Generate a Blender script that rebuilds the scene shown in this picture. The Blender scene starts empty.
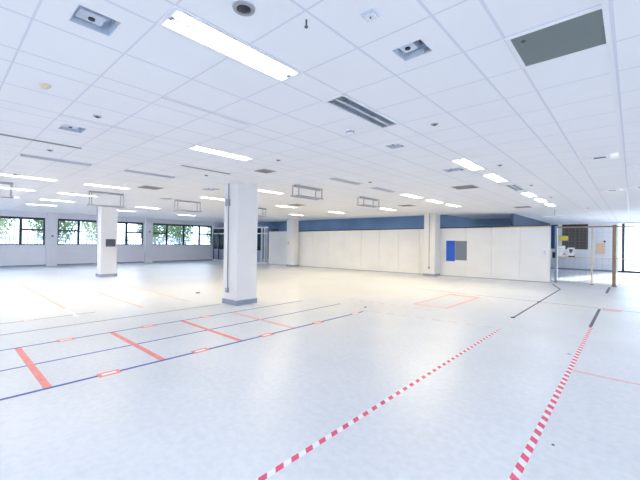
import bpy, bmesh, math, random
from mathutils import Vector, Matrix
random.seed(7)
S = bpy.context.scene
COL = S.collection
CEIL = 3.29          # ceiling height
EYE = 1.74

# ------------------------------------------------------------------ camera
cam = bpy.data.cameras.new('camera')
cam.sensor_width = 36.0
cam.lens = 348.336 * 36.0 / 640.0
cam.clip_end = 400
camo = bpy.data.objects.new('camera', cam); COL.objects.link(camo)
YAW, PITCH, ROLL = 0.7316285, 0.0044672, 0.0136234
fw = Vector((-math.sin(YAW) * math.cos(PITCH), math.cos(YAW) * math.cos(PITCH), math.sin(PITCH)))
rt = Vector((math.cos(YAW), math.sin(YAW), 0))
up = rt.cross(fw)
r2 = rt * math.cos(ROLL) + up * math.sin(ROLL)
u2 = up * math.cos(ROLL) - rt * math.sin(ROLL)
M3 = Matrix((r2, u2, -fw)).transposed()
camo.matrix_world = Matrix.Translation((0, 0, EYE)) @ M3.to_4x4()
S.camera = camo

# ------------------------------------------------------------------ world, sun, exposure
W = bpy.data.worlds.new('sky'); S.world = W; W.use_nodes = True
wn = W.node_tree.nodes; wn['Background'].inputs[0].default_value = (0.70, 0.82, 1.0, 1)
wn['Background'].inputs[1].default_value = 6.0
sun = bpy.data.lights.new('sun', 'SUN'); sun.energy = 14.0; sun.angle = 0.01; sun.color = (1, .97, .92)
suno = bpy.data.objects.new('sun', sun); COL.objects.link(suno)
suno.rotation_euler = Vector((-.30, -1, -.33)).to_track_quat('-Z', 'Y').to_euler()
vs = S.view_settings
vs.view_transform = 'Standard'; vs.look = 'None'; vs.gamma = 1.0; vs.exposure = -0.02
vs.use_curve_mapping = False
S.cycles.diffuse_bounces = 7
S.cycles.max_bounces = 12
S.cycles.sample_clamp_indirect = 6
LAMP = 20.0
LAMP_FAR = 175.0          # radiance of a lit strip
COOL = (0.90, 0.95, 1.0)
WARM = (1.0, 0.82, 0.52)

# ------------------------------------------------------------------ materials
def mat(name, col, rough=.6, metal=0, noise=0, scale=8, emit=None, strength=0, spec=.5):
    m = bpy.data.materials.new(name); m.use_nodes = True
    nt = m.node_tree; b = nt.nodes['Principled BSDF']
    b.inputs['Base Color'].default_value = (*col, 1)
    b.inputs['Roughness'].default_value = rough; b.inputs['Metallic'].default_value = metal
    b.inputs['Specular IOR Level'].default_value = spec
    if noise:
        tc = nt.nodes.new('ShaderNodeTexCoord'); n = nt.nodes.new('ShaderNodeTexNoise')
        n.inputs['Scale'].default_value = scale; n.inputs['Detail'].default_value = 4
        r = nt.nodes.new('ShaderNodeValToRGB')
        r.color_ramp.elements[0].position = .3; r.color_ramp.elements[1].position = .7
        r.color_ramp.elements[0].color = (*[c * (1 - noise) for c in col], 1)
        r.color_ramp.elements[1].color = (*[min(1, c * (1 + noise * .5)) for c in col], 1)
        nt.links.new(tc.outputs['Object'], n.inputs['Vector'])
        nt.links.new(n.outputs['Fac'], r.inputs['Fac'])
        nt.links.new(r.outputs['Color'], b.inputs['Base Color'])
    if emit:
        b.inputs['Emission Color'].default_value = (*emit, 1)
        b.inputs['Emission Strength'].default_value = strength
    return m

def math_node(nt, op, a, b=None, c=None):
    n = nt.nodes.new('ShaderNodeMath'); n.operation = op
    for i, v in enumerate((a, b, c)):
        if v is None: continue
        if isinstance(v, (int, float)): n.inputs[i].default_value = v
        else: nt.links.new(v, n.inputs[i])
    return n.outputs[0]

STRIP0, MOD, STRIPW = -1.03, 1.53, .30      # module of the ceiling: 0.30 strip + two 0.615 tiles
Y0, TILE = 0.456, 0.60

def ceiling_material():
    m = mat('ceiling_tiles', (.84, .84, .87), .9)
    nt = m.node_tree; b = nt.nodes['Principled BSDF']
    g = nt.nodes.new('ShaderNodeNewGeometry'); sp = nt.nodes.new('ShaderNodeSeparateXYZ')
    nt.links.new(g.outputs['Position'], sp.inputs[0])
    x, y = sp.outputs[0], sp.outputs[1]
    fy = math_node(nt, 'MULTIPLY', math_node(nt, 'FRACT', math_node(nt, 'DIVIDE', math_node(nt, 'SUBTRACT', y, Y0 - 30 * TILE), TILE)), TILE)
    dy = math_node(nt, 'MINIMUM', fy, math_node(nt, 'SUBTRACT', TILE, fy))
    fx = math_node(nt, 'MULTIPLY', math_node(nt, 'FRACT', math_node(nt, 'DIVIDE', math_node(nt, 'SUBTRACT', x, STRIP0 - 40 * MOD), MOD)), MOD)
    dx = math_node(nt, 'MINIMUM', fx, math_node(nt, 'SUBTRACT', MOD, fx))
    d1 = math_node(nt, 'ABSOLUTE', math_node(nt, 'SUBTRACT', fx, STRIPW))
    d2 = math_node(nt, 'ABSOLUTE', math_node(nt, 'SUBTRACT', fx, STRIPW + .615))
    dx = math_node(nt, 'MINIMUM', math_node(nt, 'MINIMUM', dx, d1), d2)
    lx = math_node(nt, 'LESS_THAN', dx, .011)
    ly = math_node(nt, 'LESS_THAN', dy, .008)
    line = math_node(nt, 'MAXIMUM', lx, ly)
    tc = nt.nodes.new('ShaderNodeTexNoise'); tc.inputs['Scale'].default_value = 1.3
    nt.links.new(g.outputs['Position'], tc.inputs['Vector'])
    mix0 = nt.nodes.new('ShaderNodeMix'); mix0.data_type = 'RGBA'
    mix0.inputs['A'].default_value = (.88, .88, .90, 1); mix0.inputs['B'].default_value = (.92, .92, .94, 1)
    nt.links.new(tc.outputs['Fac'], mix0.inputs['Factor'])
    mix = nt.nodes.new('ShaderNodeMix'); mix.data_type = 'RGBA'
    nt.links.new(line, mix.inputs['Factor'])
    nt.links.new(mix0.outputs['Result'], mix.inputs['A'])
    mix.inputs['B'].default_value = (.74, .74, .81, 1)
    nt.links.new(mix.outputs['Result'], b.inputs['Base Color'])
    return m

def floor_material():
    m = mat('screed_floor', (.7, .72, .75), .4)
    nt = m.node_tree; b = nt.nodes['Principled BSDF']
    g = nt.nodes.new('ShaderNodeNewGeometry')
    def noise(scale, detail=5):
        n = nt.nodes.new('ShaderNodeTexNoise'); n.inputs['Scale'].default_value = scale
        n.inputs['Detail'].default_value = detail
        nt.links.new(g.outputs['Position'], n.inputs['Vector']); return n.outputs['Fac']
    f = math_node(nt, 'ADD', math_node(nt, 'MULTIPLY', noise(.55), .5), math_node(nt, 'MULTIPLY', noise(14, 6), .5))
    r = nt.nodes.new('ShaderNodeValToRGB')
    r.color_ramp.elements[0].position = .36; r.color_ramp.elements[1].position = .60
    r.color_ramp.elements[0].color = (.66, .685, .715, 1); r.color_ramp.elements[1].color = (.75, .77, .795, 1)
    nt.links.new(f, r.inputs['Fac']); nt.links.new(r.outputs['Color'], b.inputs['Base Color'])
    rr = math_node(nt, 'MULTIPLY_ADD', noise(3), .14, .27)
    nt.links.new(rr, b.inputs['Roughness'])
    bp = nt.nodes.new('ShaderNodeBump'); bp.inputs['Strength'].default_value = .08; bp.inputs['Distance'].default_value = .01
    nt.links.new(noise(40, 3), bp.inputs['Height']); nt.links.new(bp.outputs['Normal'], b.inputs['Normal'])
    return m

def hazard_material(name, period, slant):
    m = mat(name, (.9, .9, .9), .45)
    nt = m.node_tree; b = nt.nodes['Principled BSDF']
    g = nt.nodes.new('ShaderNodeNewGeometry'); sp = nt.nodes.new('ShaderNodeSeparateXYZ')
    nt.links.new(g.outputs['Position'], sp.inputs[0])
    t = math_node(nt, 'MULTIPLY_ADD', sp.outputs[0], slant, sp.outputs[1])
    t = math_node(nt, 'FRACT', math_node(nt, 'DIVIDE', math_node(nt, 'ADD', t, 50), period))
    mix = nt.nodes.new('ShaderNodeMix'); mix.data_type = 'RGBA'
    nt.links.new(math_node(nt, 'LESS_THAN', t, .5), mix.inputs['Factor'])
    mix.inputs['A'].default_value = (.88, .88, .88, 1); mix.inputs['B'].default_value = (.78, .08, .18, 1)
    nt.links.new(mix.outputs['Result'], b.inputs['Base Color'])
    return m

def glass_material():
    m = bpy.data.materials.new('clear_glass'); m.use_nodes = True
    nt = m.node_tree; nt.nodes.clear()
    o = nt.nodes.new('ShaderNodeOutputMaterial'); mx = nt.nodes.new('ShaderNodeMixShader')
    t = nt.nodes.new('ShaderNodeBsdfTransparent'); gl = nt.nodes.new('ShaderNodeBsdfGlossy')
    gl.inputs['Roughness'].default_value = .02
    fr = nt.nodes.new('ShaderNodeFresnel'); fr.inputs['IOR'].default_value = 1.25
    t.inputs['Color'].default_value = (.93, .96, .97, 1)
    nt.links.new(fr.outputs[0], mx.inputs[0]); nt.links.new(t.outputs[0], mx.inputs[1])
    nt.links.new(gl.outputs[0], mx.inputs[2]); nt.links.new(mx.outputs[0], o.inputs[0])
    return m

def perforated_material():
    m = mat('perforated_grey_steel', (.2, .24, .25), .5, .3)
    nt = m.node_tree; b = nt.nodes['Principled BSDF']
    g = nt.nodes.new('ShaderNodeTexCoord'); v = nt.nodes.new('ShaderNodeTexVoronoi')
    v.inputs['Scale'].default_value = 60; v.inputs['Randomness'].default_value = 0
    nt.links.new(g.outputs['Object'], v.inputs['Vector'])
    mix = nt.nodes.new('ShaderNodeMix'); mix.data_type = 'RGBA'
    nt.links.new(math_node(nt, 'LESS_THAN', v.outputs['Distance'], .33), mix.inputs['Factor'])
    mix.inputs['A'].default_value = (.17, .21, .215, 1); mix.inputs['B'].default_value = (.03, .04, .04, 1)
    nt.links.new(mix.outputs['Result'], b.inputs['Base Color'])
    return m

MT = dict(
    ceiling=ceiling_material(), floor=floor_material(), glass=glass_material(), perf=perforated_material(),
    wall=mat('white_wall_paint', (.85, .85, .89), .7, noise=.03, scale=1),
    column=mat('white_column_paint', (.82, .82, .83), .6, noise=.02, scale=2),
    skirt=mat('grey_blue_skirting', (.30, .34, .45), .5),
    navy=mat('dark_navy_frame', (.02, .03, .06), .4),
    hoard=mat('white_hoarding_board', (.88, .88, .88), .55, noise=.04, scale=1.2),
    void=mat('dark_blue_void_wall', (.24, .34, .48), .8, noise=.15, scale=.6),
    dark=mat('near_black', (.015, .016, .02), .5),
    darkgrey=mat('dark_grey_plastic', (.07, .08, .11), .5),
    grey=mat('mid_grey_metal', (.38, .40, .44), .4, .4),
    galv=mat('pale_galvanised_steel', (.66, .72, .82), .4, .1, noise=.1, scale=20),
    white=mat('white_enamel', (.85, .86, .88), .4),
    louvre=mat('satin_louvre', (.55, .60, .70), .3, .6),
    blue_tape=mat('blue_tape', (.035, .08, .38), .5, noise=.2, scale=10),
    dark_tape=mat('dark_tape', (.10, .11, .16), .5, noise=.3, scale=6),
    red_tape=mat('red_tape', (.90, .27, .25), .5, noise=.15, scale=12),
    faint_tape=mat('worn_pink_tape', (.86, .50, .50), .5, noise=.15, scale=14),
    orange_tape=mat('worn_orange_tape', (.78, .52, .40), .5, noise=.15, scale=14),
    white_tape=mat('white_tape', (.92, .92, .92), .45),
    haz_l=hazard_material('red_white_hazard_tape', .165, .8),
    haz_r=hazard_material('red_white_hazard_tape_wide', .172, .9),
    poster_blue=mat('blue_notice', (.01, .10, .56), .6),
    poster_grey=mat('grey_notice', (.17, .20, .26), .6),
    gold=mat('brown_gold_post', (.32, .23, .12), .45, .2),
    straw=mat('pale_straw_post', (.72, .62, .42), .5),
    wire=mat('thin_wire', (.42, .36, .28), .5, .3),
    yellow=mat('yellow_sign', (.70, .56, .08), .6),
    orange=mat('orange_paper', (.86, .58, .40), .7),
    red=mat('red_mark', (.6, .05, .05), .6),
    blind=mat('dark_blind', (.10, .10, .105), .7),
    blind_line=mat('brown_blind_grid', (.26, .21, .16), .7),
    leaf=mat('leaf_green', (.11, .18, .08), .6, noise=.4, scale=2),
    leaf2=mat('leaf_pale_green', (.24, .32, .17), .6, noise=.4, scale=2),
    bark=mat('bark', (.20, .16, .13), .9, noise=.3, scale=6),
    paving=mat('pale_paving', (.55, .56, .57), .8, noise=.1, scale=2),
    fence=mat('pale_fence_paint', (.14, .18, .22), .6),
    lit_cool=mat('lit_strip_cool', (.9, .9, .9), .4, emit=COOL, strength=LAMP),
    lit_dim=mat('lit_strip_dim', (.9, .9, .9), .4, emit=(1, .93, .90), strength=115),
    lit_warm=mat('lit_strip_warm', (.9, .9, .9), .4, emit=WARM, strength=LAMP_FAR),
    vent_grey=mat('warm_grey_vent', (.30, .29, .28), .6),
    tube=mat('unlit_tube', (.75, .78, .82), .3),
)

# ------------------------------------------------------------------ mesh helpers
class MB:
    def __init__(s): s.bm = bmesh.new()
    def box(s, x0, x1, y0, y1, z0, z1, bevel=0):
        before = set(s.bm.verts)
        r = bmesh.ops.create_cube(s.bm, size=1)
        M = Matrix.Translation(((x0+x1)/2, (y0+y1)/2, (z0+z1)/2)) @ Matrix.Diagonal((x1-x0, y1-y0, z1-z0, 1))
        bmesh.ops.transform(s.bm, matrix=M, verts=r['verts'])
        if bevel:
            es = {e for v in r['verts'] for e in v.link_edges}
            bmesh.ops.bevel(s.bm, geom=list(es), offset=bevel, segments=2, affect='EDGES', profile=.5)
        return s
    def bar(s, a, b, w, h=None):
        a, b = Vector(a), Vector(b); d = b - a; h = h or w
        r = bmesh.ops.create_cube(s.bm, size=1)
        q = d.to_track_quat('Y', 'Z').to_matrix().to_4x4()
        M = Matrix.Translation((a+b)/2) @ q @ Matrix.Diagonal((w, d.length, h, 1))
        bmesh.ops.transform(s.bm, matrix=M, verts=r['verts']); return s
    def cyl(s, a, b, r1, r2=None, seg=16):
        a, b = Vector(a), Vector(b); d = b - a
        r = bmesh.ops.create_cone(s.bm, cap_ends=True, segments=seg, radius1=r1, radius2=r1 if r2 is None else r2, depth=d.length)
        M = Matrix.Translation((a+b)/2) @ d.to_track_quat('Z', 'Y').to_matrix().to_4x4()
        bmesh.ops.transform(s.bm, matrix=M, verts=r['verts']); return s
    def poly(s, pts):
        s.bm.faces.new([s.bm.verts.new(p) for p in pts]); return s
    def lathe(s, prof, cx=0, cy=0, seg=24):
        rings = []
        for r, z in prof:
            rings.append([s.bm.verts.new((cx + r*math.cos(2*math.pi*i/seg), cy + r*math.sin(2*math.pi*i/seg), z)) for i in range(seg)])
        for A, B in zip(rings, rings[1:]):
            for i in range(seg):
                s.bm.faces.new((A[i], A[(i+1) % seg], B[(i+1) % seg], B[i]))
        s.bm.faces.new(rings[0]); s.bm.faces.new(rings[-1])
        bmesh.ops.recalc_face_normals(s.bm, faces=s.bm.faces[:]); return s
    def build(s, name, m, parent=None, loc=None):
        me = bpy.data.meshes.new(name); s.bm.to_mesh(me); s.bm.free()
        o = bpy.data.objects.new(name, me); COL.objects.link(o)
        me.materials.append(MT[m] if isinstance(m, str) else m)
        if parent: o.parent = parent
        if loc: o.location = loc
        return o

def tag(o, label, cat, group=None, kind=None):
    o['label'] = label; o['category'] = cat
    if group: o['group'] = group
    if kind: o['kind'] = kind
    return o

def thing(name, label, cat, loc=(0, 0, 0), group=None, rz=0):
    o = bpy.data.objects.new(name, None); COL.objects.link(o)
    o.location = loc; o.rotation_euler = (0, 0, rz); o.empty_display_size = .1
    return tag(o, label, cat, group)

def struct(name, mb, m, parent=None, loc=None):
    o = mb.build(name, m, parent, loc)
    if not parent: o['kind'] = 'structure'
    return o

def copy_tree(o, parent=None):
    c = o.copy(); COL.objects.link(c)
    if parent: c.parent = parent
    for ch in list(o.children): copy_tree(ch, c)
    return c

def cells(xs, ys, rect, holes):
    """quads of rect minus holes on a grid of their edges"""
    x0, x1, y0, y1 = rect
    X = sorted({x0, x1, *[v for h in holes for v in h[:2] if x0 < v < x1], *xs})
    Y = sorted({y0, y1, *[v for h in holes for v in h[2:] if y0 < v < y1], *ys})
    for a, b in zip(X, X[1:]):
        for c, d in zip(Y, Y[1:]):
            mx, my = (a+b)/2, (c+d)/2
            if any(h[0] < mx < h[1] and h[2] < my < h[3] for h in holes): continue
            yield a, b, c, d

# ------------------------------------------------------------------ layout of the ceiling
def strip_x(n): return STRIP0 + MOD*n + STRIPW/2
def light_y(k): return Y0 + .6 + 1.8*k
HOLES = []

# (n, k, lit, colour, label)
LIGHTS = [
 (-1, 0, 'cool', 'largest lit twin strip ceiling light, nearest the camera and brightest overhead'),
 (-1, 1, None, 'unlit ceiling light with silver louvre blades, second in the row behind the largest lit one'),
 (-1, 3, 'cool', 'lit ceiling strip light beside the service opening halfway along the right hand row'),
 (-1, 4, 'cool', 'lit ceiling strip light just beyond the halfway one, right of a grey vent'),
 (-1, 5, 'pale', 'unlit ceiling light between lit ones in the right hand row, far down the ceiling'),
 (-1, 6, 'cool', 'first of three lit ceiling lights in a line leading to the mesh gate'),
 (-1, 7, 'cool', 'middle of three lit ceiling lights in a line leading to the mesh gate'),
 (-1, 8, 'cool', 'last of three lit ceiling lights in a line leading to the mesh gate'),
 (-3, 1, 'cool', 'narrow lit ceiling light above and in front of the nearest column'),
 (-3, 3, 'pale', 'unlit ceiling light seen as a faint line above the central hoarding, nearer of the pair'),
 (-3, 4, 'pale', 'unlit ceiling light seen as a faint line above the central hoarding, farther of the pair'),
 (-3, 5, 'warm', 'lit ceiling light left of the top of the column by the blue notice'),
 (-3, 6, 'warm', 'lit ceiling light just in front of the column by the blue notice'),
 (-3, 7, 'warm', 'lit ceiling light above the blue notice on the hoarding'),
 (-5, 0, 'pale', 'unlit blue tinged ceiling light at far left below the long dark slot'),
 (-5, 1, 'pale', 'unlit blue tinged ceiling light over the column with the dark box'),
 (-5, 3, 'warm', 'lit ceiling light showing just right of the nearest column'),
 (-5, 7, 'warm', 'small far lit ceiling light above the middle of the long hoarding'),
 (-7, 0, 'warm', 'lit ceiling light at the left edge, nearer of two in front of the windows'),
 (-7, 1, 'warm', 'lit ceiling light above the hanging frame in front of the column with the dark box'),
 (-7, 3, 'warm', 'lit ceiling light between the window wall and the left side of the nearest column'),
 (-9, 0, 'dim', 'lit ceiling light at far left beside the cut off hanging frame'),
 (-9, 1, 'dim', 'lit ceiling light left of the hanging frame in front of the windows'),
 (-11, 0, 'dim', 'dim distant lit ceiling light over the leftmost window'),
 (-11, 1, 'dim', 'distant lit ceiling light left of the column with the dark box'),
 (-11, 3, 'dim', 'distant lit ceiling light over the window right of the column with the dark box'),
 (-13, 1, 'dim', 'far lit ceiling light directly above the pier between the two left windows'),
 (-13, 3, 'dim', 'far lit ceiling light over the left part of the right hand window'),
 (-13, 5, 'dim', 'far lit ceiling light in front of the window wall corner, mostly behind the nearest column'),
 (-7, 5, 'warm', 'small lit ceiling light just right of the nearest column, beyond the grey vent'),
 (-7, 7, 'warm', 'small lit ceiling light above the left part of the long hoarding'),
 (-9, 7, 'warm', 'small lit ceiling light above the far column by the white panel'),
 # the same rows carried on out of view, lamps added to brighten the near hall
 (1, 0, 'cool', 'added unseen ceiling fill light to the right of the camera, first of its row'),
 (1, 2, 'cool', 'added unseen ceiling fill light to the right of the camera, second of its row'),
 (1, 4, 'cool', 'added unseen ceiling fill light to the right of the camera, third of its row'),
 (-1, -1, 'cool', 'lit ceiling light behind the camera in the largest light\'s row'),
 (-3, -1, 'cool', 'lit ceiling light behind the camera in the narrow light\'s row'),
]
for n, k, lit, lab in LIGHTS:
    x = strip_x(n); y = light_y(k)
    HOLES.append((x-.135, x+.135, y+.01, y+1.19))

OPENINGS = [  # x0,x1,y0,y1, label
 (-3.0, -2.74, .63, .89, 'pale steel service opening in the ceiling at top left with one black socket hole'),
 (-1.46, -1.21, 2.46, 2.68, 'pale steel service opening in the ceiling right of the small square sensor'),
 (-2.98, -2.74, 4.84, 5.08, 'small service opening in the ceiling behind the smoke detector'),
 (-3.02, -2.64, 7.18, 7.50, 'service opening in the ceiling left of the lit mid row light'),
 (-6.08, -5.76, 1.17, 1.45, 'service opening in the ceiling with a bright white surround, left of the dark slots'),
 (-9.85, -9.35, 5.45, 5.85, 'distant service opening in the ceiling left of the nearest column\'s top'),
 (-13.5, -13.0 + .02, 5.75, 6.15, 'farthest service opening in the ceiling above the windows'),
]
HOLES += [o[:4] for o in OPENINGS]

# ------------------------------------------------------------------ structure
XL, XR, YN, YF = -26.9, 5.0, -3.0, 30.0
EDGE_Y, EDGE_X, STEP_X = 18.456, -4.5, -7.6

fl = MB(); fl.poly([(XL-.2, YN, 0), (XR, YN, 0), (XR, YF+.1, 0), (XL-.2, YF+.1, 0)])
struct('floor', fl, 'floor')

cb = MB()
for a, b, c, d in cells([EDGE_X, STEP_X], [EDGE_Y, 23.0], (XL, XR, YN, YF), HOLES + [(XL-1, STEP_X, EDGE_Y, YF+1), (STEP_X, EDGE_X, 23.0, YF+1)]):
    cb.poly([(a, c, CEIL), (a, d, CEIL), (b, d, CEIL), (b, c, CEIL)])
bmesh.ops.remove_doubles(cb.bm, verts=cb.bm.verts[:], dist=1e-5)
co = struct('ceiling', cb, 'ceiling')
# edge trim where the tiled ceiling stops
t = MB(); t.box(XL, STEP_X, EDGE_Y, EDGE_Y+.03, CEIL-.02, CEIL+.25)
t.box(STEP_X-.03, STEP_X, EDGE_Y+.03, 23.0, CEIL-.02, CEIL+.25)
struct('trim_1', t, 'grey')
slab = MB()
for a, b, c, d in cells([], [], (XL-.3, XR+.2, YN-.2, YF+.2), [(XL+.5, EDGE_X-.6, 20.4, 21.1)]): slab.box(a, b, c, d, 4.6, 4.8)  # unseen slot added in the slab so sky light reaches the void
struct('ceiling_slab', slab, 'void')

# left wall with three windows
WINS = [(-.55, 4.65), (5.27, 10.45), (11.07, 16.10)]
SILL, HEAD = 1.29, 2.96
wl = MB()
for a, b, c, d in cells([], [], (YN, 17.4, 0, 4.6), [(y0, y1, SILL, HEAD) for y0, y1 in WINS]):
    wl.box(XL-.3, XL, a, b, c, d)
struct('wall_left', wl, 'wall')
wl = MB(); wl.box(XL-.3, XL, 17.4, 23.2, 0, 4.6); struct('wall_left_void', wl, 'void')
pr = MB()
for y0, y1 in ((4.70, 5.22), (10.50, 11.02), (16.2, 16.55)):
    pr.box(XL, XL+.22, y0, y1, 0, CEIL)
struct('trim_2', pr, 'wall')
b_ = MB(); b_.box(XL, XL+.02, YN, 16.1, 0, .10)
struct('baseboard_left', b_, 'skirt')
dt = MB(); dt.box(XL, XL+.06, YN, 4.69, .80, .92); dt.box(XL, XL+.06, 5.23, 10.49, .80, .92); dt.box(XL, XL+.06, 11.03, 16.1, .80, .92)
struct('trim_3', dt, 'wall')

for i, (y0, y1) in enumerate(WINS):
    w = bpy.data.objects.new('window_%d' % (i+1), None); COL.objects.link(w); w.location = (XL-.16, y0, SILL); w['kind'] = 'structure'
    L, H = y1-y0, HEAD-SILL
    f = MB()
    f.box(-.04, .04, 0, L, 0, .07); f.box(-.04, .04, 0, L, H-.13, H); f.box(-.04, .04, 0, .08, .07, H-.13); f.box(-.04, .04, L-.08, L, .07, H-.13)
    f.build('window_frame', 'navy', w)
    MU = [0, 1.14, L/2, L-1.14, L]
    for q in (1, 2, 3):
        m = MB(); m.box(-.05, .05, MU[q]-.07, MU[q]+.07, .07, H-.13); m.build('mullion', 'navy', w)
    for q in (0, 3):
        m = MB(); m.box(-.05, .05, MU[q]+.07, MU[q+1]-.07, .87, .98)
        m.build('transom', 'navy', w)
    g = MB(); g.box(-.006, .006, .04, L-.04, .04, H-.06); g.build('glass_pane', 'glass', w)
    s = MB(); s.box(.06, .24, -.0, L, -.03, .015); s.build('window_sill', 'white', w)

# right and near walls (out of view, their windows added to bring in fill daylight)
RIGHT_FILL_WINS = [(YN+.4+5.5*i, YN+.4+5.5*i+2.4) for i in range(6)]
NEAR_FILL_WINS = [(XL+.5+5.3*i, XL+.5+5.3*i+2.5) for i in range(6)]
w_ = MB()
for a, b, c, d in cells([], [], (YN, YF, 0, 4.6), [(y0, y1, 1.0, 2.8) for y0, y1 in RIGHT_FILL_WINS]): w_.box(XR, XR+.2, a, b, c, d)
struct('wall_right', w_, 'wall')
w_ = MB()
for a, b, c, d in cells([], [], (XL, XR, 0, 4.6), [(x0, x1, 1.0, 2.8) for x0, x1 in NEAR_FILL_WINS]): w_.box(a, b, YN-.2, YN, c, d)
struct('wall_near', w_, 'wall')
for i, (a0, a1, side) in enumerate([(*w, 'r') for w in RIGHT_FILL_WINS] + [(*w, 'n') for w in NEAR_FILL_WINS]):
    w = bpy.data.objects.new('window_%d' % (i+5), None); COL.objects.link(w); w['kind'] = 'structure'  # unseen window, added as a daylight fill source
    w.location = (XR+.1, a0, 1.0) if side == 'r' else (a0, YN-.1, 1.0)
    w.rotation_euler = (0, 0, math.pi/2 if side == 'r' else 0)
    L, H = a1-a0, 1.8
    f = MB(); f.box(0, L, -.04, .04, 0, .07); f.box(0, L, -.04, .04, H-.07, H)
    for q in range(5): f.box(q*(L-.08)/4, q*(L-.08)/4+.08, -.04, .04, .07, H-.07)
    f.build('window_frame', 'navy', w)
# dark void behind the hoarding
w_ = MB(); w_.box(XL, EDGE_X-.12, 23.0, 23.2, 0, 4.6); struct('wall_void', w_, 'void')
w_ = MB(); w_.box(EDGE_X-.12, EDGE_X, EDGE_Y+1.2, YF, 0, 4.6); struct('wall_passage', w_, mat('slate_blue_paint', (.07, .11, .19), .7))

# far wall with a window and the glazed entrance
fw_ = MB()
WX0, WX1, WZ0, WZ1 = -4.42, -2.22, 1.42, 3.22
DX0, DX1 = -.80, 4.6
for a, b, c, d in cells([], [], (EDGE_X, XR, 0, 4.6), [(WX0, WX1, WZ0, WZ1), (DX0, DX1, 0, 3.27)]):
    fw_.box(a, b, YF, YF+.2, c, d)
struct('wall_far', fw_, 'wall')
w4 = bpy.data.objects.new('window_4', None); COL.objects.link(w4); w4.location = (WX0, YF+.05, WZ0); w4['kind'] = 'structure'
LW, HW = WX1-WX0, WZ1-WZ0
f = MB(); f.box(0, LW, -.08, .05, -.12, .03); f.box(LW-.06, LW+.03, -.08, .05, .03, HW); f.box(.44, .66, -.10, .05, .03, HW); f.box(0, LW-.06, -.05, .05, HW-.03, HW)
f.build('window_frame', 'white', w4)
g = MB(); g.box(.66, LW-.06, .02, .06, .03, HW-.03); g.build('window_blind', 'blind', w4)
g = MB()
x = .80
while x < LW-.1: g.box(x, x+.018, .005, .02, .03, HW-.2); x += .21
z = .16
while z < HW-.2: g.box(.66, LW-.06, .005, .02, z, z+.016); z += .2
g.build('blind_grid', 'blind_line', w4)
g = MB(); g.box(.66, LW-.06, -.02, .02, HW-.2, HW-.03); g.build('blind_headbox', 'dark', w4)
g = MB(); g.box(0, .44, .02, .06, .03, HW-.03); g.build('blue_pane', mat('deep_blue_panel', (.02, .08, .26), .5), w4)
d1 = bpy.data.objects.new('door_1', None); COL.objects.link(d1); d1.location = (DX0, YF+.06, 0); d1['kind'] = 'structure'
LD = DX1-DX0
f = MB(); f.box(0, .10, -.08, .06, 0, 3.27); f.box(.10, LD, -.06, .06, 3.17, 3.27); f.build('door_frame', 'white', d1)
for x in (.26, 1.7, 3.1, 4.5):
    f = MB(); f.box(x, x+.16, -.06, .06, .12, 3.17); f.build('door_stile', 'darkgrey', d1)
f = MB(); f.box(.10, LD, -.06, .06, 0, .12); f.build('threshold_rail', 'navy', d1)
f = MB(); f.box(.10, LD, -.005, .005, .12, 3.17); f.build('glass_pane', 'glass', d1)
bb = MB(); bb.box(EDGE_X, DX0, YF-.02, YF, 0, .10); struct('baseboard_far', bb, 'skirt')

# ------------------------------------------------------------------ hoarding (runs a little askew across the hall)
HA = Vector((-2.79, 18.90, 0)); HB = Vector((-27.0, 16.0, 0))
hd = (HB-HA).normalized(); hang = math.atan2(hd.y, hd.x)
def on_h(x): return HA + hd*((x-HA.x)/hd.x)
hn = Vector((hd.y, -hd.x, 0))
if hn.y > 0: hn = -hn                        # towards the camera
ho = thing('hoarding', 'long white boarded hoarding wall across the back of the hall', 'partition', HA)
ho.rotation_euler = (0, 0, hang)
# local +x runs along the hoarding to the left, local y: camera side is sign CS
CS = 1 if (Matrix.Rotation(-hang, 3, 'Z') @ hn).y > 0 else -1
x = 0; LH = (on_h(-17.6)-HA).length; HH = 2.60
while x < LH-.05:
    w = min(1.22, LH-x)
    hh = HH - .012*x
    p = MB(); p.box(x+.004, x+w-.004, -.03, .03, .03, hh, .004); p.build('panel', 'hoard', ho); x += w
p = MB(); p.box(0, LH, -.035, .035, 0, .03); p.build('base_rail', 'skirt', ho)
p = MB(); p.bar((0, 0, HH+.012), (LH, 0, HH-.012*LH+.02), .09, .06); p.build('top_rail', 'navy', ho)
p = MB(); p.bar((.0, CS*.055, HH-.03), (2.2, CS*.055, HH-.03-.026), .04, .05); p.build('straw_rail', 'straw', ho)
def place_on_hoarding(o, x):
    q = on_h(x); o.location = (q.x, q.y, 0); o.rotation_euler = (0, 0, hang); return o
# blue and grey notices, local x grows to the left
def flat_notice(name, label, x0, x1, z0, z1, m, cat):
    L_ = (on_h(x0)-on_h(x1)).length
    mb = MB(); mb.box(0, L_, CS*.031 if CS > 0 else -.043, .043 if CS > 0 else -.031, z0, z1)
    o = mb.build(name, m); place_on_hoarding(o, x1); return tag(o, label, cat)
flat_notice('notice_board', 'plain bright blue upright notice on the white hoarding', -7.40, -6.95, .80, 1.88, 'poster_blue', 'notice')
flat_notice('notice_board', 'plain dark grey notice on the hoarding beside the blue one', -6.94, -6.37, .87, 1.87, 'poster_grey', 'notice')
flat_notice('wall_sticker', 'tiny pale blue mark near the right end of the hoarding', -3.05, -2.98, 1.28, 1.46, 'galv', 'sticker')

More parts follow.
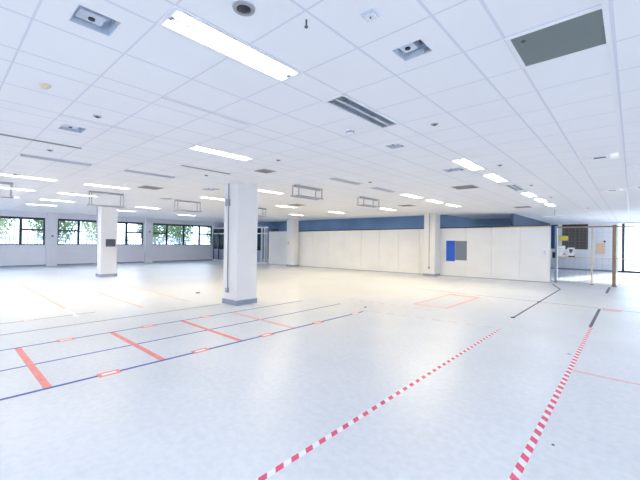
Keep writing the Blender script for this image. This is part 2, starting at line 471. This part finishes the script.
# separate white panel and glazed screen left of the hoarding
wp = thing('hoarding_section', 'bright white panel left of the far column, beside the dark glazed screen', 'panel', on_h(-17.75)); wp.rotation_euler = (0, 0, hang)
LP = (on_h(-20.2)-on_h(-17.75)).length
p = MB(); p.box(.0, LP, -.03, .03, .02, 2.44, .005); p.build('board', 'hoard', wp)
p = MB(); p.box(0, LP, -.035, .035, 0, .02); p.build('base_rail', 'skirt', wp)
p = MB(); p.box(LP-.9, LP-.25, -.05, .05, 2.46, 2.62); p.build('dark_header', 'dark', wp)
gs = thing('glazed_screen', 'dark glazed screen with door beside the window wall corner', 'glazed screen', on_h(-20.3)); gs.rotation_euler = (0, 0, hang)
LG = (on_h(-26.6)-on_h(-20.3)).length
f = MB(); f.box(0, LG, -.04, .04, 2.25, 2.33); f.box(0, LG, -.04, .04, 2.70, 2.80); f.box(0, LG, -.04, .04, 0, .12)
f.build('rail', 'white', gs)
for i, x in enumerate((.30, .62, 1.6, 2.6, 3.6, 4.6, 5.6, LG-.08)):
    f = MB(); f.box(x, x+.08, -.05, .05, .12, 2.70); f.build('mullion', 'white' if i < 2 else 'navy', gs)
f = MB(); f.box(0, .30, -.03, .03, .12, 2.7); f.build('grey_leaf', 'grey', gs)
f = MB(); f.box(.70, LG-.08, -.008, .008, 1.0, 2.25); f.box(.70, LG-.08, -.008, .008, 2.33, 2.70); f.build('dark_glass', mat('dark_tinted_glass', (.012, .03, .05), .1), gs)
f = MB(); f.box(.70, LG-.08, -.015, .015, .12, 1.0); f.build('lower_panel', 'skirt', gs)
f = MB(); f.box(.40, .44, CS*.05 - .03, CS*.05 + .03, .9, 1.25); f.build('door_handle', 'gold', gs)

# ------------------------------------------------------------------ columns
def column(x0, x1, y0, y1, label, conduit_x=None, box_z=.4):
    t = thing('column', label, 'column', (x0, y0, 0))
    w, d = x1-x0, y1-y0
    s = MB(); s.box(0, w, 0, d, 0, CEIL-.001, .012); s.build('shaft', 'column', t)
    s = MB(); s.box(-.015, w+.015, -.015, d+.015, 0, .13, .006); s.build('skirting', 'skirt', t)
    if conduit_x is not None:
        cx = conduit_x-x0
        s = MB(); s.cyl((cx, -.02, box_z), (cx, -.02, CEIL-.002), .015); s.build('conduit', 'grey', t)
        s = MB(); s.box(cx-.05, cx+.05, -.06, 0, box_z-.06, box_z+.06, .008); s.build('socket_box', 'grey', t)
    return t
c1 = column(-8.48, -7.85, 5.43, 6.11, 'thick white square column nearest the camera with conduit on its left face', -8.24, .38)
s = MB(); s.box(-.06, .0, .06, .20, 2.66, 2.88, .01); s.build('switch_box', 'grey', c1)
s = MB(); s.box(.185, .295, -.09, 0, 2.68, 2.86, .01); s.build('switch_box', 'grey', c1)
c2 = column(-18.43, -17.84, 5.08, 5.76, 'bright white column in front of the windows with a dark box on it', -18.33, .55)
s = MB(); s.box(.59, .68, .20, .58, 1.38, 1.72, .015); s.box(.68, .70, .24, .45, 1.58, 1.68); s.build('dark_box', 'darkgrey', c2)
c3 = column(-17.83, -17.18, 16.4, 16.9, 'slim far white column by the bright white panel, half hidden behind hanging frames', None)
s = MB(); s.box(.15, .30, -.05, 0, 1.5, 1.75, .01); s.build('switch_box', 'straw', c3)
c4 = column(-8.25, -7.65, 17.45, 18.1, 'white column standing against the hoarding just left of the blue notice', -7.95, .45)

# ------------------------------------------------------------------ ceiling fittings
def ceiling_light(lit):
    t = bpy.data.objects.new('ceiling_light', None); COL.objects.link(t)
    h = MB()   # flange and tray, origin at ceiling level, y 0..1.2
    h.box(-.145, -.115, .0, 1.2, -.008, 0); h.box(.115, .145, 0, 1.2, -.008, 0)
    h.box(-.115, .115, 0, .03, -.008, 0); h.box(-.115, .115, 1.17, 1.2, -.008, 0)
    h.box(-.134, -.125, .011, 1.189, 0, .10); h.box(.125, .134, .011, 1.189, 0, .10)
    h.box(-.125, .125, .011, .02, 0, .10); h.box(-.125, .125, 1.18, 1.189, 0, .10)
    h.box(-.134, .134, .011, 1.189, .10, .11)
    h.build('housing', 'white', t)
    c = MB(); c.box(-.012, .012, .03, 1.17, -.004, .08); c.build('centre_bar', 'louvre' if lit is None else 'white', t)
    for s in (-1, 1):
        if lit in ('cool', 'warm', 'dim'):
            hw = .038 if lit == 'cool' else .017
            d = MB(); d.box(s*.062-hw, s*.062+hw, .06, 1.14, .012, .02); d.build('diffuser', 'lit_'+lit, t)
        else:
            d = MB(); d.cyl((s*.062, .04, .05), (s*.062, 1.16, .05), .013); d.build('tube', 'tube', t)
            l = MB()
            y = .06
            while y < 1.15:
                l.box(s*.062-.048, s*.062+.048, y, y+.004, 0, .045); y += .06
            l.box(s*.062-.050, s*.062-.044, .03, 1.17, 0, .06); l.box(s*.062+.044, s*.062+.050, .03, 1.17, 0, .06)
            l.build('louvre', 'louvre', t)
            b = MB(); b.box(s*.062-.046, s*.062+.046, .035, 1.165, .075, .08); b.build('reflector', 'galv' if lit == 'pale' else 'grey', t)
    for y in (.045, 1.155):
        e = MB(); e.box(-.03, .03, y-.012, y+.012, -.006, .01); e.build('end_clip', 'grey', t)
    return t
protos = {}
for n, k, lit, lab in LIGHTS:
    o = copy_tree(protos[lit]) if lit in protos else ceiling_light(lit)
    protos.setdefault(lit, o)
    o.location = (strip_x(n), light_y(k), CEIL)
    tag(o, lab, 'ceiling light', 'recessed strip lights in the ceiling')

def opening(x0, x1, y0, y1, lab, surround=True):
    w, d = x1-x0, y1-y0
    t = thing('service_opening', lab, 'service opening', (x0, y0, CEIL), 'service openings cut into ceiling tiles')
    b = MB(); h = .10
    b.box(0, .006, 0, d, 0, h); b.box(w-.006, w, 0, d, 0, h); b.box(.006, w-.006, 0, .006, 0, h); b.box(.006, w-.006, d-.006, d, 0, h); b.box(0, w, 0, d, h, h+.006)
    b.build('metal_box', 'galv', t)
    b = MB(); b.box(w*.12, w*.62, d*.1, d*.75, .03, h, .008); b.build('terminal_cover', 'galv', t)
    b = MB(); b.cyl((w*.36, d*.45, .022), (w*.36, d*.45, .03), min(.022, w*.09)); b.build('socket_hole', 'dark', t)
    b = MB(); b.box(w*.70, w*.86, d*.55, d*.72, .05, h); b.build('knockout', 'darkgrey', t)
    b = MB(); b.box(w*.75, w-.008, d-.03, d-.007, .0, .03); b.build('bracket', 'grey', t)
    return t
for o in OPENINGS: opening(*o)

def ceiling_vent(x0, y0, lab, w=.575, d=.56, m='vent_grey'):
    t = thing('ceiling_vent', lab, 'vent', (x0, y0, CEIL), 'grey air vents in the ceiling')
    f = MB(); f.box(0, w, 0, .025, -.012, 0); f.box(0, w, d-.025, d, -.012, 0); f.box(0, .025, .025, d-.025, -.012, 0); f.box(w-.025, w, .025, d-.025, -.012, 0)
    f.build('frame', 'grey', t)
    g = MB(); y = .04
    g.box(.025, w-.025, .025, d-.025, -.004, 0)
    while y < d-.05: g.box(.025, w-.025, y, y+.012, -.012, -.004); y += .035
    g.build('grille', m, t)
    return t
v = thing('ceiling_vent', 'large dark grey perforated air vent in the ceiling at top right', 'vent', (-.70, 2.895, CEIL), 'grey air vents in the ceiling')
f = MB(); f.box(0, .545, 0, .53, -.006, 0); f.build('perforated_plate', 'perf', v)
f = MB(); f.box(-.03, .575, -.03, 0, -.008, 0); f.box(-.03, .575, .53, .555, -.008, 0); f.box(-.03, 0, 0, .53, -.008, 0); f.box(.545, .565, 0, .53, -.008, 0); f.build('frame', 'white', v)
f = MB(); f.cyl((.07, .09, -.010), (.07, .09, -.006), .016); f.build('latch_hole', 'dark', v)
for x, y, lab in ((-3.72, 9.48, 'grey slatted air vent in the ceiling left of the two lit mid row lights'),
                  (-11.05, 4.08, 'grey slatted air vent in the ceiling above right of the column with the dark box'),
                  (-10.95, 10.1, 'far grey slatted air vent in the ceiling just right of the nearest column'),
                  (-3.7, 16.1, 'farthest grey air vent in the ceiling near the end of the hoarding'),
                  (-7.3, 12.9, 'far grey air vent in the ceiling above the hoarding, left of the blue notice column'),
                  (-6.25, 4.75, 'small grey air vent in the ceiling just above right of the nearest column')):
    if x == -6.25: ceiling_vent(x, y, lab, .34, .34)
    else: ceiling_vent(x, y, lab)

def speaker(x, y, lab, r=.055):
    t = thing('ceiling_speaker', lab, 'speaker', (x, y, CEIL), 'round recessed speakers in the ceiling')
    b = MB(); b.lathe([(r*.62, -.002), (r*.7, -.012), (r, -.010), (r*1.05, 0)]); b.build('ring', 'grey', t)
    b = MB(); b.lathe([(r*.25, -.022), (r*.55, -.012), (r*.62, -.002)]); b.build('cone', 'dark', t)
SPK = [(-1.94, 1.37, 'largest round dark speaker in the ceiling beside the brightest light'),
 (-1.93, 4.35, 'round dark speaker in the ceiling right of the unlit louvred light'),
 (-1.95, 7.43, 'round dark speaker in the ceiling right of the lit mid row lights'),
 (-1.98, 10.43, 'round dark speaker in the ceiling, near side of the far lit lights row'),
 (-1.99, 13.42, 'tiny round speaker in the ceiling alongside the far lit lights row'),
 (-1.41, 18.23, 'tiny dark speaker in the ceiling in front of the mesh gate'),
 (-5.06, 1.38, 'round dark speaker in the ceiling at left between the two service openings'),
 (-5.06, 4.41, 'round dark speaker in the ceiling right of the narrow lit light'),
 (-5.04, 7.51, 'round dark speaker in the ceiling above the middle of the hoarding'),
 (-7.66, 1.37, 'round dark speaker in the ceiling under the long dark slot at left'),
 (-7.6, 4.36, 'small round speaker in the ceiling left of the nearest column'),
 (-11.25, 1.34, 'tiny round speaker in the ceiling above the leftmost window'),
 (-14.3, 3.19, 'tiny round speaker in the ceiling beside the hanging frame before the windows')]
for x, y, l in SPK: speaker(x, y, l, .045 if abs(x+1.94) > .01 or y > 2 else .072)

t = thing('smoke_detector', 'white smoke detector with grey band on the ceiling left of the unlit louvred light\'s end', 'smoke detector', (-2.92, 3.85, CEIL))
b = MB(); b.lathe([(.055, -.02), (.06, 0)]); b.build('base', 'white', t)
b = MB(); b.lathe([(.055, -.044), (.058, -.02)]); b.build('grey_band', 'grey', t)
b = MB(); b.lathe([(.03, -.065), (.045, -.058), (.05, -.044)]); b.build('cap', 'white', t)
t = thing('motion_sensor', 'small square grey sensor plate on the ceiling at top centre', 'sensor', (-1.34, 1.975, CEIL))
b = MB(); b.box(-.05, .05, -.045, .045, -.012, 0, .004); b.build('plate', 'galv', t)
b = MB(); b.box(-.035, .035, -.03, .03, -.02, -.012, .003); b.build('lens_cover', 'white', t)
b = MB(); b.cyl((0, 0, -.024), (0, 0, -.02), .006); b.build('indicator', 'darkgrey', t)
t = MB(); t.cyl((0, 0, -.05), (0, 0, 0), .006); t.lathe([(.006, -.06), (.014, -.05), (.006, -.04)])
tag(t.build('ceiling_hook', 'darkgrey', None, (-1.71, 1.73, CEIL)), 'tiny dark hook on the ceiling right of the largest lit light', 'hook')
t = MB(); t.lathe([(.02, -.035), (.045, -.012), (.05, 0)])
tag(t.build('heat_detector', 'straw', None, (-4.45, .75, CEIL)), 'small beige detector dome on the ceiling at upper left', 'detector')

def slot(x, y0, y1, lab, w=.045):
    t = thing('slot_diffuser', lab, 'slot vent', (x, y0, CEIL), 'thin dark linear slots in the ceiling')
    b = MB(); b.box(-w/2, w/2, 0, y1-y0, -.004, 0); b.build('dark_slot', 'darkgrey', t)
    b = MB(); b.box(-w/2-.012, -w/2, 0, y1-y0, -.010, 0); b.box(w/2, w/2+.012, 0, y1-y0, -.010, 0); b.build('edge_trim', 'grey' if w > .03 else 'white', t)
slot(-7.07, .456, 1.70, 'long thin dark slot in the ceiling at the left edge', .05)
slot(-3.82, 1.656, 2.81, 'thin dark slot in the ceiling below the largest lit light', .020)
slot(-5.36, 1.05, 2.23, 'thin dark slot in the ceiling at left above the bright service opening', .014)
slot(-7.0, 3.46, 4.62, 'thin dark slot in the ceiling just left of the nearest column', .05)

# white run of trunking and two service bars at the right edge
t = MB(); t.box(-.160, -.125, .0, 24, -.012, 0)
tag(t.build('ceiling_trunking', 'white', None, (0, 0, CEIL)), 'thin pale trunking run down the ceiling at the right edge', 'trunking')
def service_bar(x0, x1, y, lab, lit):
    t = thing('service_bar', lab, 'ceiling bar', (x0, y, CEIL), 'white service bars crossing the ceiling at right')
    w = x1-x0
    b = MB(); b.box(0, w*.8, -.09, .09, -.03, 0, .006); b.build('body', 'white', t)
    b = MB(); b.box(w*.38, w*.68, -.05, .05, -.034, -.03); b.build('dark_slot', 'darkgrey', t)
    b = MB(); b.box(w*.80, w, -.10, .10, -.05, 0, .006); b.build('end_block', mat('lit_end_block', (.9, .9, .9), .4, emit=COOL, strength=.25), t)  # mild glow added to a plain white block so it stands out brighter
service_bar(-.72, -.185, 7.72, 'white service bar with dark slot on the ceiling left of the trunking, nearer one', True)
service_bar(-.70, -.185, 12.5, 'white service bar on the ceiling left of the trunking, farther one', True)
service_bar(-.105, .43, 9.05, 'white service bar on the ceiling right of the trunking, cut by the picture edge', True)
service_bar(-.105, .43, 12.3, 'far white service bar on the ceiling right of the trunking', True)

def rack(x, y, drop, label, w=.24, L=1.02):
    t = thing('suspended_cradle', label, 'hanging frame', (x, y, CEIL), 'metal frames hung from the ceiling')
    for s in (-1, 1):
        for yy in (.04, L-.04):
            h = MB(); h.bar((s*w/2, yy, -drop), (s*w/2, yy, 0), .022); h.build('hanger', 'grey', t)
    for s in (-1, 1):
        h = MB(); h.bar((s*w/2, -.02, -drop), (s*w/2, L+.02, -drop), .035, .035); h.build('lower_rail', 'grey', t)
    for yy in (.04, L-.04):
        h = MB(); h.bar((-w/2, yy, -drop), (w/2, yy, -drop), .022); h.build('cross_bar', 'grey', t)
    h = MB(); h.box(-.045, .045, 0, L, -.06, -.001); h.build('top_channel', 'grey', t)
rack(-13.12, .50, .42, 'metal hanging frame cut off by the left edge of the picture')
rack(-13.12, 3.38, .46, 'metal hanging frame right in front of the top of the column with the dark box')
rack(-13.2, 6.28, .40, 'metal hanging frame above the right hand window')
rack(-13.12, 9.62, .38, 'metal hanging frame just right of the nearest column')
rack(-6.9, 6.62, .30, 'metal hanging frame nearest the camera, right of the nearest column')
rack(-6.9, 9.70, .28, 'metal hanging frame above the middle of the long hoarding')

t = thing('hanging_bar', 'short pale bar hung on a rod from the ceiling at the hoarding\'s right end', 'hanging bar', (-2.55, 18.2, CEIL))
b = MB(); b.cyl((0, 0, -.28), (0, 0, 0), .012); b.build('rod', 'grey', t)
b = MB(); b.box(-.42, .38, -.06, .06, -.33, -.28, .01); b.build('bar', 'white', t)

# ------------------------------------------------------------------ mesh gate at right
FA = Vector((-2.66, 19.5, 0)); FB = Vector((2.4, 19.1, 0))
fd = (FB-FA).normalized(); fang = math.atan2(fd.y, fd.x); FLn = (FB-FA).length
mf = thing('mesh_fence', 'tall see through wire mesh fence with posts right of the hoarding', 'fence', FA, None, fang)
for x, r, m, h in ((0, .05, 'grey', 2.62), (1.34, .025, 'straw', 2.55), (2.09, .06, 'gold', 2.62), (3.5, .05, 'gold', 2.62), (FLn, .05, 'gold', 2.62)):
    b = MB(); b.box(x-r, x+r, -r, r, 0, h); b.build('post', m, mf)
    b = MB(); b.box(x-r-.03, x+r+.03, -r-.03, r+.03, 0, .02); b.build('foot_plate', 'darkgrey', mf)
b = MB(); b.box(0, FLn, -.025, .025, 2.52, 2.58); b.build('top_rail', 'gold', mf)
b = MB(); b.box(0, FLn, -.012, .012, 1.17, 1.20); b.build('middle_rail', 'straw', mf)
b = MB(); x = .1
while x < FLn: b.box(x-.0014, x+.0014, -.0014, .0014, .05, 2.52); x += .2
z = .1
while z < 2.5: b.box(0, FLn, -.0014, .0014, z-.0014, z+.0014); z += .2
b.build('wire_mesh', 'wire', mf)
b = MB(); b.box(-.13, -.02, -.10, -.05, 1.12, 1.40, .01); b.build('lock_box', 'dark', mf)
def fence_sign(name, label, x0, x1, z0, z1, m, cat='sign', grp=None):
    o = thing(name, label, cat, FA, grp, fang)
    b = MB(); b.box(x0, x1, -.034, -.0255, z0, z1); b.build('sheet', m, o); return o
fence_sign('yellow_sign', 'small yellow sign hung near the top of the wire mesh fence', .10, .47, 1.94, 2.15, 'yellow')
s1 = fence_sign('white_notice', 'larger pale white notice with a small red mark on the mesh fence', .07, .36, 1.22, 1.70, 'white')
b = MB(); b.box(.27, .35, -.038, -.034, 1.27, 1.36); b.build('red_mark', 'red', s1)
b = MB()
for z in (1.42, 1.49, 1.56): b.box(.11, .30, -.037, -.034, z, z+.02)
b.build('printed_lines', mat('faint_print', (.60, .55, .52), .7), s1)
s2 = fence_sign('white_notice', 'small square white notice with a dark symbol on the mesh fence', .44, .71, 1.22, 1.62, 'white')
b = MB(); b.box(.51, .64, -.038, -.034, 1.43, 1.55); b.box(.55, .60, -.038, -.034, 1.36, 1.43); b.build('dark_symbol', 'darkgrey', s2)
b = MB(); b.box(.48, .72, -.040, -.034, 1.20, 1.25); b.build('dark_lower_edge', 'dark', s2)
o = MB(); o.box(0, .48, -.012, 0, 0, .73); tag(o.build('paper_notice', 'orange', None, (-1.85, YF-.0005, 1.17)), 'pale orange paper notice on the far white wall beyond the fence', 'notice')
o = MB(); o.box(-.05, .05, -.04, 0, -.06, .06, .01); tag(o.build('call_point', 'dark', None, (-1.40, YF-.0005, 2.0)), 'small black box on the far wall above the orange paper notice', 'wall box')
for y, z, l in ((4.96, 1.85, 'small dark box on the pier between the two left windows'), (10.76, 2.3, 'small dark box on the pier left of the right hand window')):
    o = MB(); o.box(0, .05, -.06, .06, -.07, .07, .01); tag(o.build('wall_switch', 'skirt', None, (XL+.2195, y, z)), l, 'wall box')

# ------------------------------------------------------------------ floor tapes
TZ = .0015
def tape(name, x0, x1, y0, y1, m, label, group=None, cat='floor tape', lift=0):
    b = MB(); b.box(0, x1-x0, 0, y1-y0, 0, TZ)
    o = b.build(name, m, None, (x0, y0, .0002+lift)); return tag(o, label, cat, group)
BG = 'blue tape lines on the floor'
tape('blue_tape', -5.045, -4.995, -.4, 7.25, 'blue_tape', 'nearest and boldest blue floor tape, where the red bars end', BG)
tape('blue_tape', -6.12, -6.085, -.4, 7.7, 'blue_tape', 'second blue floor tape, crossing the middle of the red bars', BG)
tape('blue_tape', -7.22, -7.185, -.4, 7.3, 'blue_tape', 'third blue floor tape, where the red bars begin', BG)
tape('blue_tape', -8.36, -8.33, -.4, 5.3, 'dark_tape', 'fourth dark blue floor tape, running to the foot of the nearest column', BG)
tape('blue_tape', -9.45, -9.425, -.4, 2.6, 'dark_tape', 'faintest dark floor tape, farthest of the parallel lines at left', BG)
RG = 'red tape bars across the blue lines'
for i, (y, l) in enumerate(((.92, 'red floor tape bar at left, the boldest and nearest the left edge'),
                            (2.25, 'red floor tape bar, second from the left edge'),
                            (3.60, 'red floor tape bar in front of the nearest column, left of it'),
                            (4.86, 'faint red floor tape bar right of the nearest column'))):
    tape('red_tape', -7.17, -5.05, y-.04, y+.04, 'red_tape' if i < 2 else ('red_tape' if i < 3 else 'faint_tape'), l, RG, lift=.0018)
tape('white_tape', -10.4, -9.2, 2.16, 2.22, 'white_tape', 'short white floor tape left of centre, in the yellowish floor patch')
tape('orange_tape', -16.8, -10.45, 2.19, 2.25, 'orange_tape', 'faded orange floor tape leading to the short white one')
tape('orange_tape', -12.8, -9.3, 3.58, 3.63, 'orange_tape', 'faded orange floor tape in line with the bar left of the nearest column')
tape('orange_tape', -13.5, -9.3, 4.86, 4.90, 'orange_tape', 'faded orange floor tape behind the nearest column, to its left')
def box_mark(x, y, label, m='red_tape'):
    w, L, t_ = .15, .26, .045
    b = MB(); b.box(-w/2, w/2, 0, t_, 0, TZ); b.box(-w/2, w/2, L-t_, L, 0, TZ); b.box(-w/2, -w/2+t_, t_, L-t_, 0, TZ); b.box(w/2-t_, w/2, t_, L-t_, 0, TZ)
    t = thing('box_marking', label, 'floor marking', (x, y, .0022), 'small red outlined boxes on the blue lines')
    b.build('red_outline', m, t)
    c = MB(); c.box(-w/2+t_, w/2-t_, t_, L-t_, 0, TZ); c.build('white_centre', 'white_tape', t)
for x, y, l, m in ((-5.02, 1.42, 'nearest small red outlined box on the boldest blue floor line', 'red_tape'),
                (-5.04, 2.71, 'small red outlined box on the boldest blue line, second from left', 'red_tape'),
                (-5.02, 4.02, 'small red outlined box on the boldest blue line, below the nearest column\'s right edge', 'red_tape'),
                (-5.02, 5.42, 'small red outlined box on the boldest blue line right of the nearest column', 'red_tape'),
                (-5.02, 6.78, 'small red outlined box at the far end of the boldest blue line', 'faint_tape'),
                (-7.20, 1.42, 'small red outlined box on the third blue line between the first two red bars', 'red_tape'),
                (-7.20, 2.78, 'small red outlined box on the third blue line between the second and third red bars', 'red_tape'),
                (-7.20, 4.05, 'small red outlined box on the third blue line at the nearest column\'s foot', 'red_tape'),
                (-9.44, 1.25, 'faded small outlined box on the faintest dark line at far left', 'orange_tape')):
    box_mark(x, y, l, m)
tape('hazard_tape', -2.032, -1.980, 1.2, 7.75, 'haz_l', 'red and white striped hazard tape running from bottom centre up the floor', 'striped hazard tapes')
tape('hazard_tape', -.672, -.612, 1.2, 9.35, 'haz_r', 'red and white striped hazard tape at right, longer of the two', 'striped hazard tapes')
tape('dark_tape', -.69, -.63, 9.36, 12.2, 'dark_tape', 'dark floor tape continuing the right hand striped tape', lift=.0)
tape('dark_tape', -.74, -.66, 16.4, 18.9, 'dark_tape', 'dark floor tape ending at the thick golden post of the fence')
tape('dark_tape', -2.12, -2.07, 9.22, 16.4, 'dark_tape', 'dark floor tape left of the fence with a dark blob at its near end')
o = MB(); o.bar((-2.095, 16.42, .001), (-2.62, 18.3, .001), .06, .0016); tag(o.build('dark_tape', 'dark_tape'), 'short slanted dark floor tape at the hoarding\'s right end', 'floor tape')
tape('floor_line', -6.0, 3.0, 12.33, 12.36, 'dark_tape', 'thin dark line across the floor in front of the fence')
tape('red_tape', -.60, 2.0, 5.93, 5.98, 'faint_tape', 'pale red floor tape going right from the right hand striped tape')
tape('red_tape', -.60, -.20, 12.05, 12.28, 'faint_tape', 'small pale red tape patch on the floor near the fence')
sq = thing('tape_rectangle', 'large faint red tape rectangle on the floor in front of the blue notice', 'floor marking', (-4.65, 9.15, .0002))
for x0, x1, y0, y1 in ((0, 1.0, 0, .10), (0, 1.0, 2.5, 2.8), (0, .09, .10, 2.5), (.91, 1.0, .10, 2.5)):
    b = MB(); b.box(x0, x1, y0, y1, 0, TZ); b.build('tape_strip', 'faint_tape', sq)
fd_ = MB()
o = thing('dashed_tape', 'row of faint worn pink tape dashes across the floor before the left striped tape\'s end', 'floor marking', (-5.2, 7.35, .0002))
x = 0
for i in range(9):
    b = MB(); b.box(i*.36, i*.36+.20, i*.055, i*.055+.045, 0, TZ); b.build('tape_dash', 'faint_tape', o)
o = thing('dashed_tape', 'row of faint worn pink tape dashes below the tape rectangle, farther of two', 'floor marking', (-6.4, 8.5, .0002))
for i in range(8):
    b = MB(); b.box(i*.34, i*.34+.16, i*.02, i*.02+.05, 0, TZ); b.build('tape_dash', 'faint_tape', o)
# bits on the floor
def bit(x, y, r, label, m='dark', h=.02):
    b = MB(); b.lathe([(r, 0), (r*.9, h*.7), (r*.4, h)], seg=9)
    for vv in b.bm.verts: vv.co.x *= random.uniform(.8, 1.3)
    tag(b.build('debris', m, None, (x, y, .0005)), label, 'debris', 'small bits left on the floor')
bit(-2.10, 9.20, .05, 'dark blob at the near end of the dark floor tape', 'navy')
bit(-2.10, 12.3, .05, 'dark blob where the dark floor tape meets the thin cross line', 'navy')
bit(-10.6, 5.85, .07, 'black scrap on the floor left of the nearest column')
bit(-5.3, 7.75, .03, 'tiny dark speck at the end of the second blue line', 'darkgrey')
bit(-.503, 3.627, .012, 'tiny dark speck on the floor right of the right hand striped tape', 'darkgrey', .006)
bit(-.746, 6.81, .03, 'tiny grey green speck on the floor just left of the right hand striped tape', 'grey', .004)

# ------------------------------------------------------------------ outside the windows
g = MB(); g.poly([(-75, -25, -.15), (XL-.31, -25, -.15), (XL-.31, 50, -.15), (-75, 50, -.15)])
o = struct('ground_outside', g, 'paving')
g = MB(); g.poly([(-4, YF+.21, -.02), (20, YF+.21, -.02), (20, 60, -.02), (-4, 60, -.02)])
struct('ground_entrance', g, 'paving')
pf = thing('palisade_fence', 'pale palisade fence outside the left hand windows', 'fence', (-31.5, -4, -.15))
for i in range(11):
    y = i*3
    b = MB(); b.box(-.04, .04, y-.04, y+.04, 0, 2.15); b.build('post', 'fence', pf)
    if i < 10:
        b = MB(); b.box(.0, .03, y+.04, y+2.96, .4, .46); b.box(.0, .03, y+.04, y+2.96, 1.75, 1.81)
        yy = y+.15
        while yy < y+2.9: b.box(.03, .045, yy, yy+.07, .05, 2.1); yy += .19
        b.build('picket_panel', 'fence', pf)
def tree(x, y, h, label, m):
    t = thing('tree', label, 'tree', (x, y, -.15), 'trees outside the windows')
    b = MB(); b.cyl((0, 0, 0), (.1, .1, h*.6), .16, .06, 8)
    for i in range(5):
        a = i*1.3; b.cyl((.05, .05, h*.35+i*.2), (math.cos(a)*1.2, math.sin(a)*1.2, h*.6+i*.25), .06, .02, 6)
    b.build('trunk', 'bark', t)
    f = MB()
    for i in range(2200):
        u = Vector((random.gauss(0, 1), random.gauss(0, 1), random.gauss(0, 1))).normalized() * random.random()**.4
        c = Vector((u.x*1.6, u.y*1.65, h*.62+u.z*h*.36)); s = random.uniform(.07, .16)
        a = Vector((random.gauss(0, 1), random.gauss(0, 1), random.gauss(0, 1))).normalized(); q = a.orthogonal().normalized()
        f.poly([c-a*s, c+q*s*.5, c+a*s, c-q*s*.5])
    f.build('foliage', m, t)
TR = [(-35, -.5, 5.2, 'leaf', 'bushy green tree outside the left end of the leftmost window'),
      (-37.5, 3.0, 5.5, 'leaf2', 'pale green tree outside the leftmost window\'s right part'),
      (-35, 6.6, 5.0, 'leaf', 'green tree outside the window left of the column with the dark box'),
      (-38, 10.6, 5.6, 'leaf2', 'pale green tree outside behind the column with the dark box'),
      (-35.5, 14.8, 5.0, 'leaf', 'green tree outside the window right of the column with the dark box'),
      (-38, 18.6, 4.6, 'leaf', 'low green tree outside the right hand window, left part'),
      (-36, 22.5, 4.4, 'leaf2', 'low pale tree outside the right hand window, right part')]
for x, y, h, m, l in TR: tree(x, y, h, l, m)
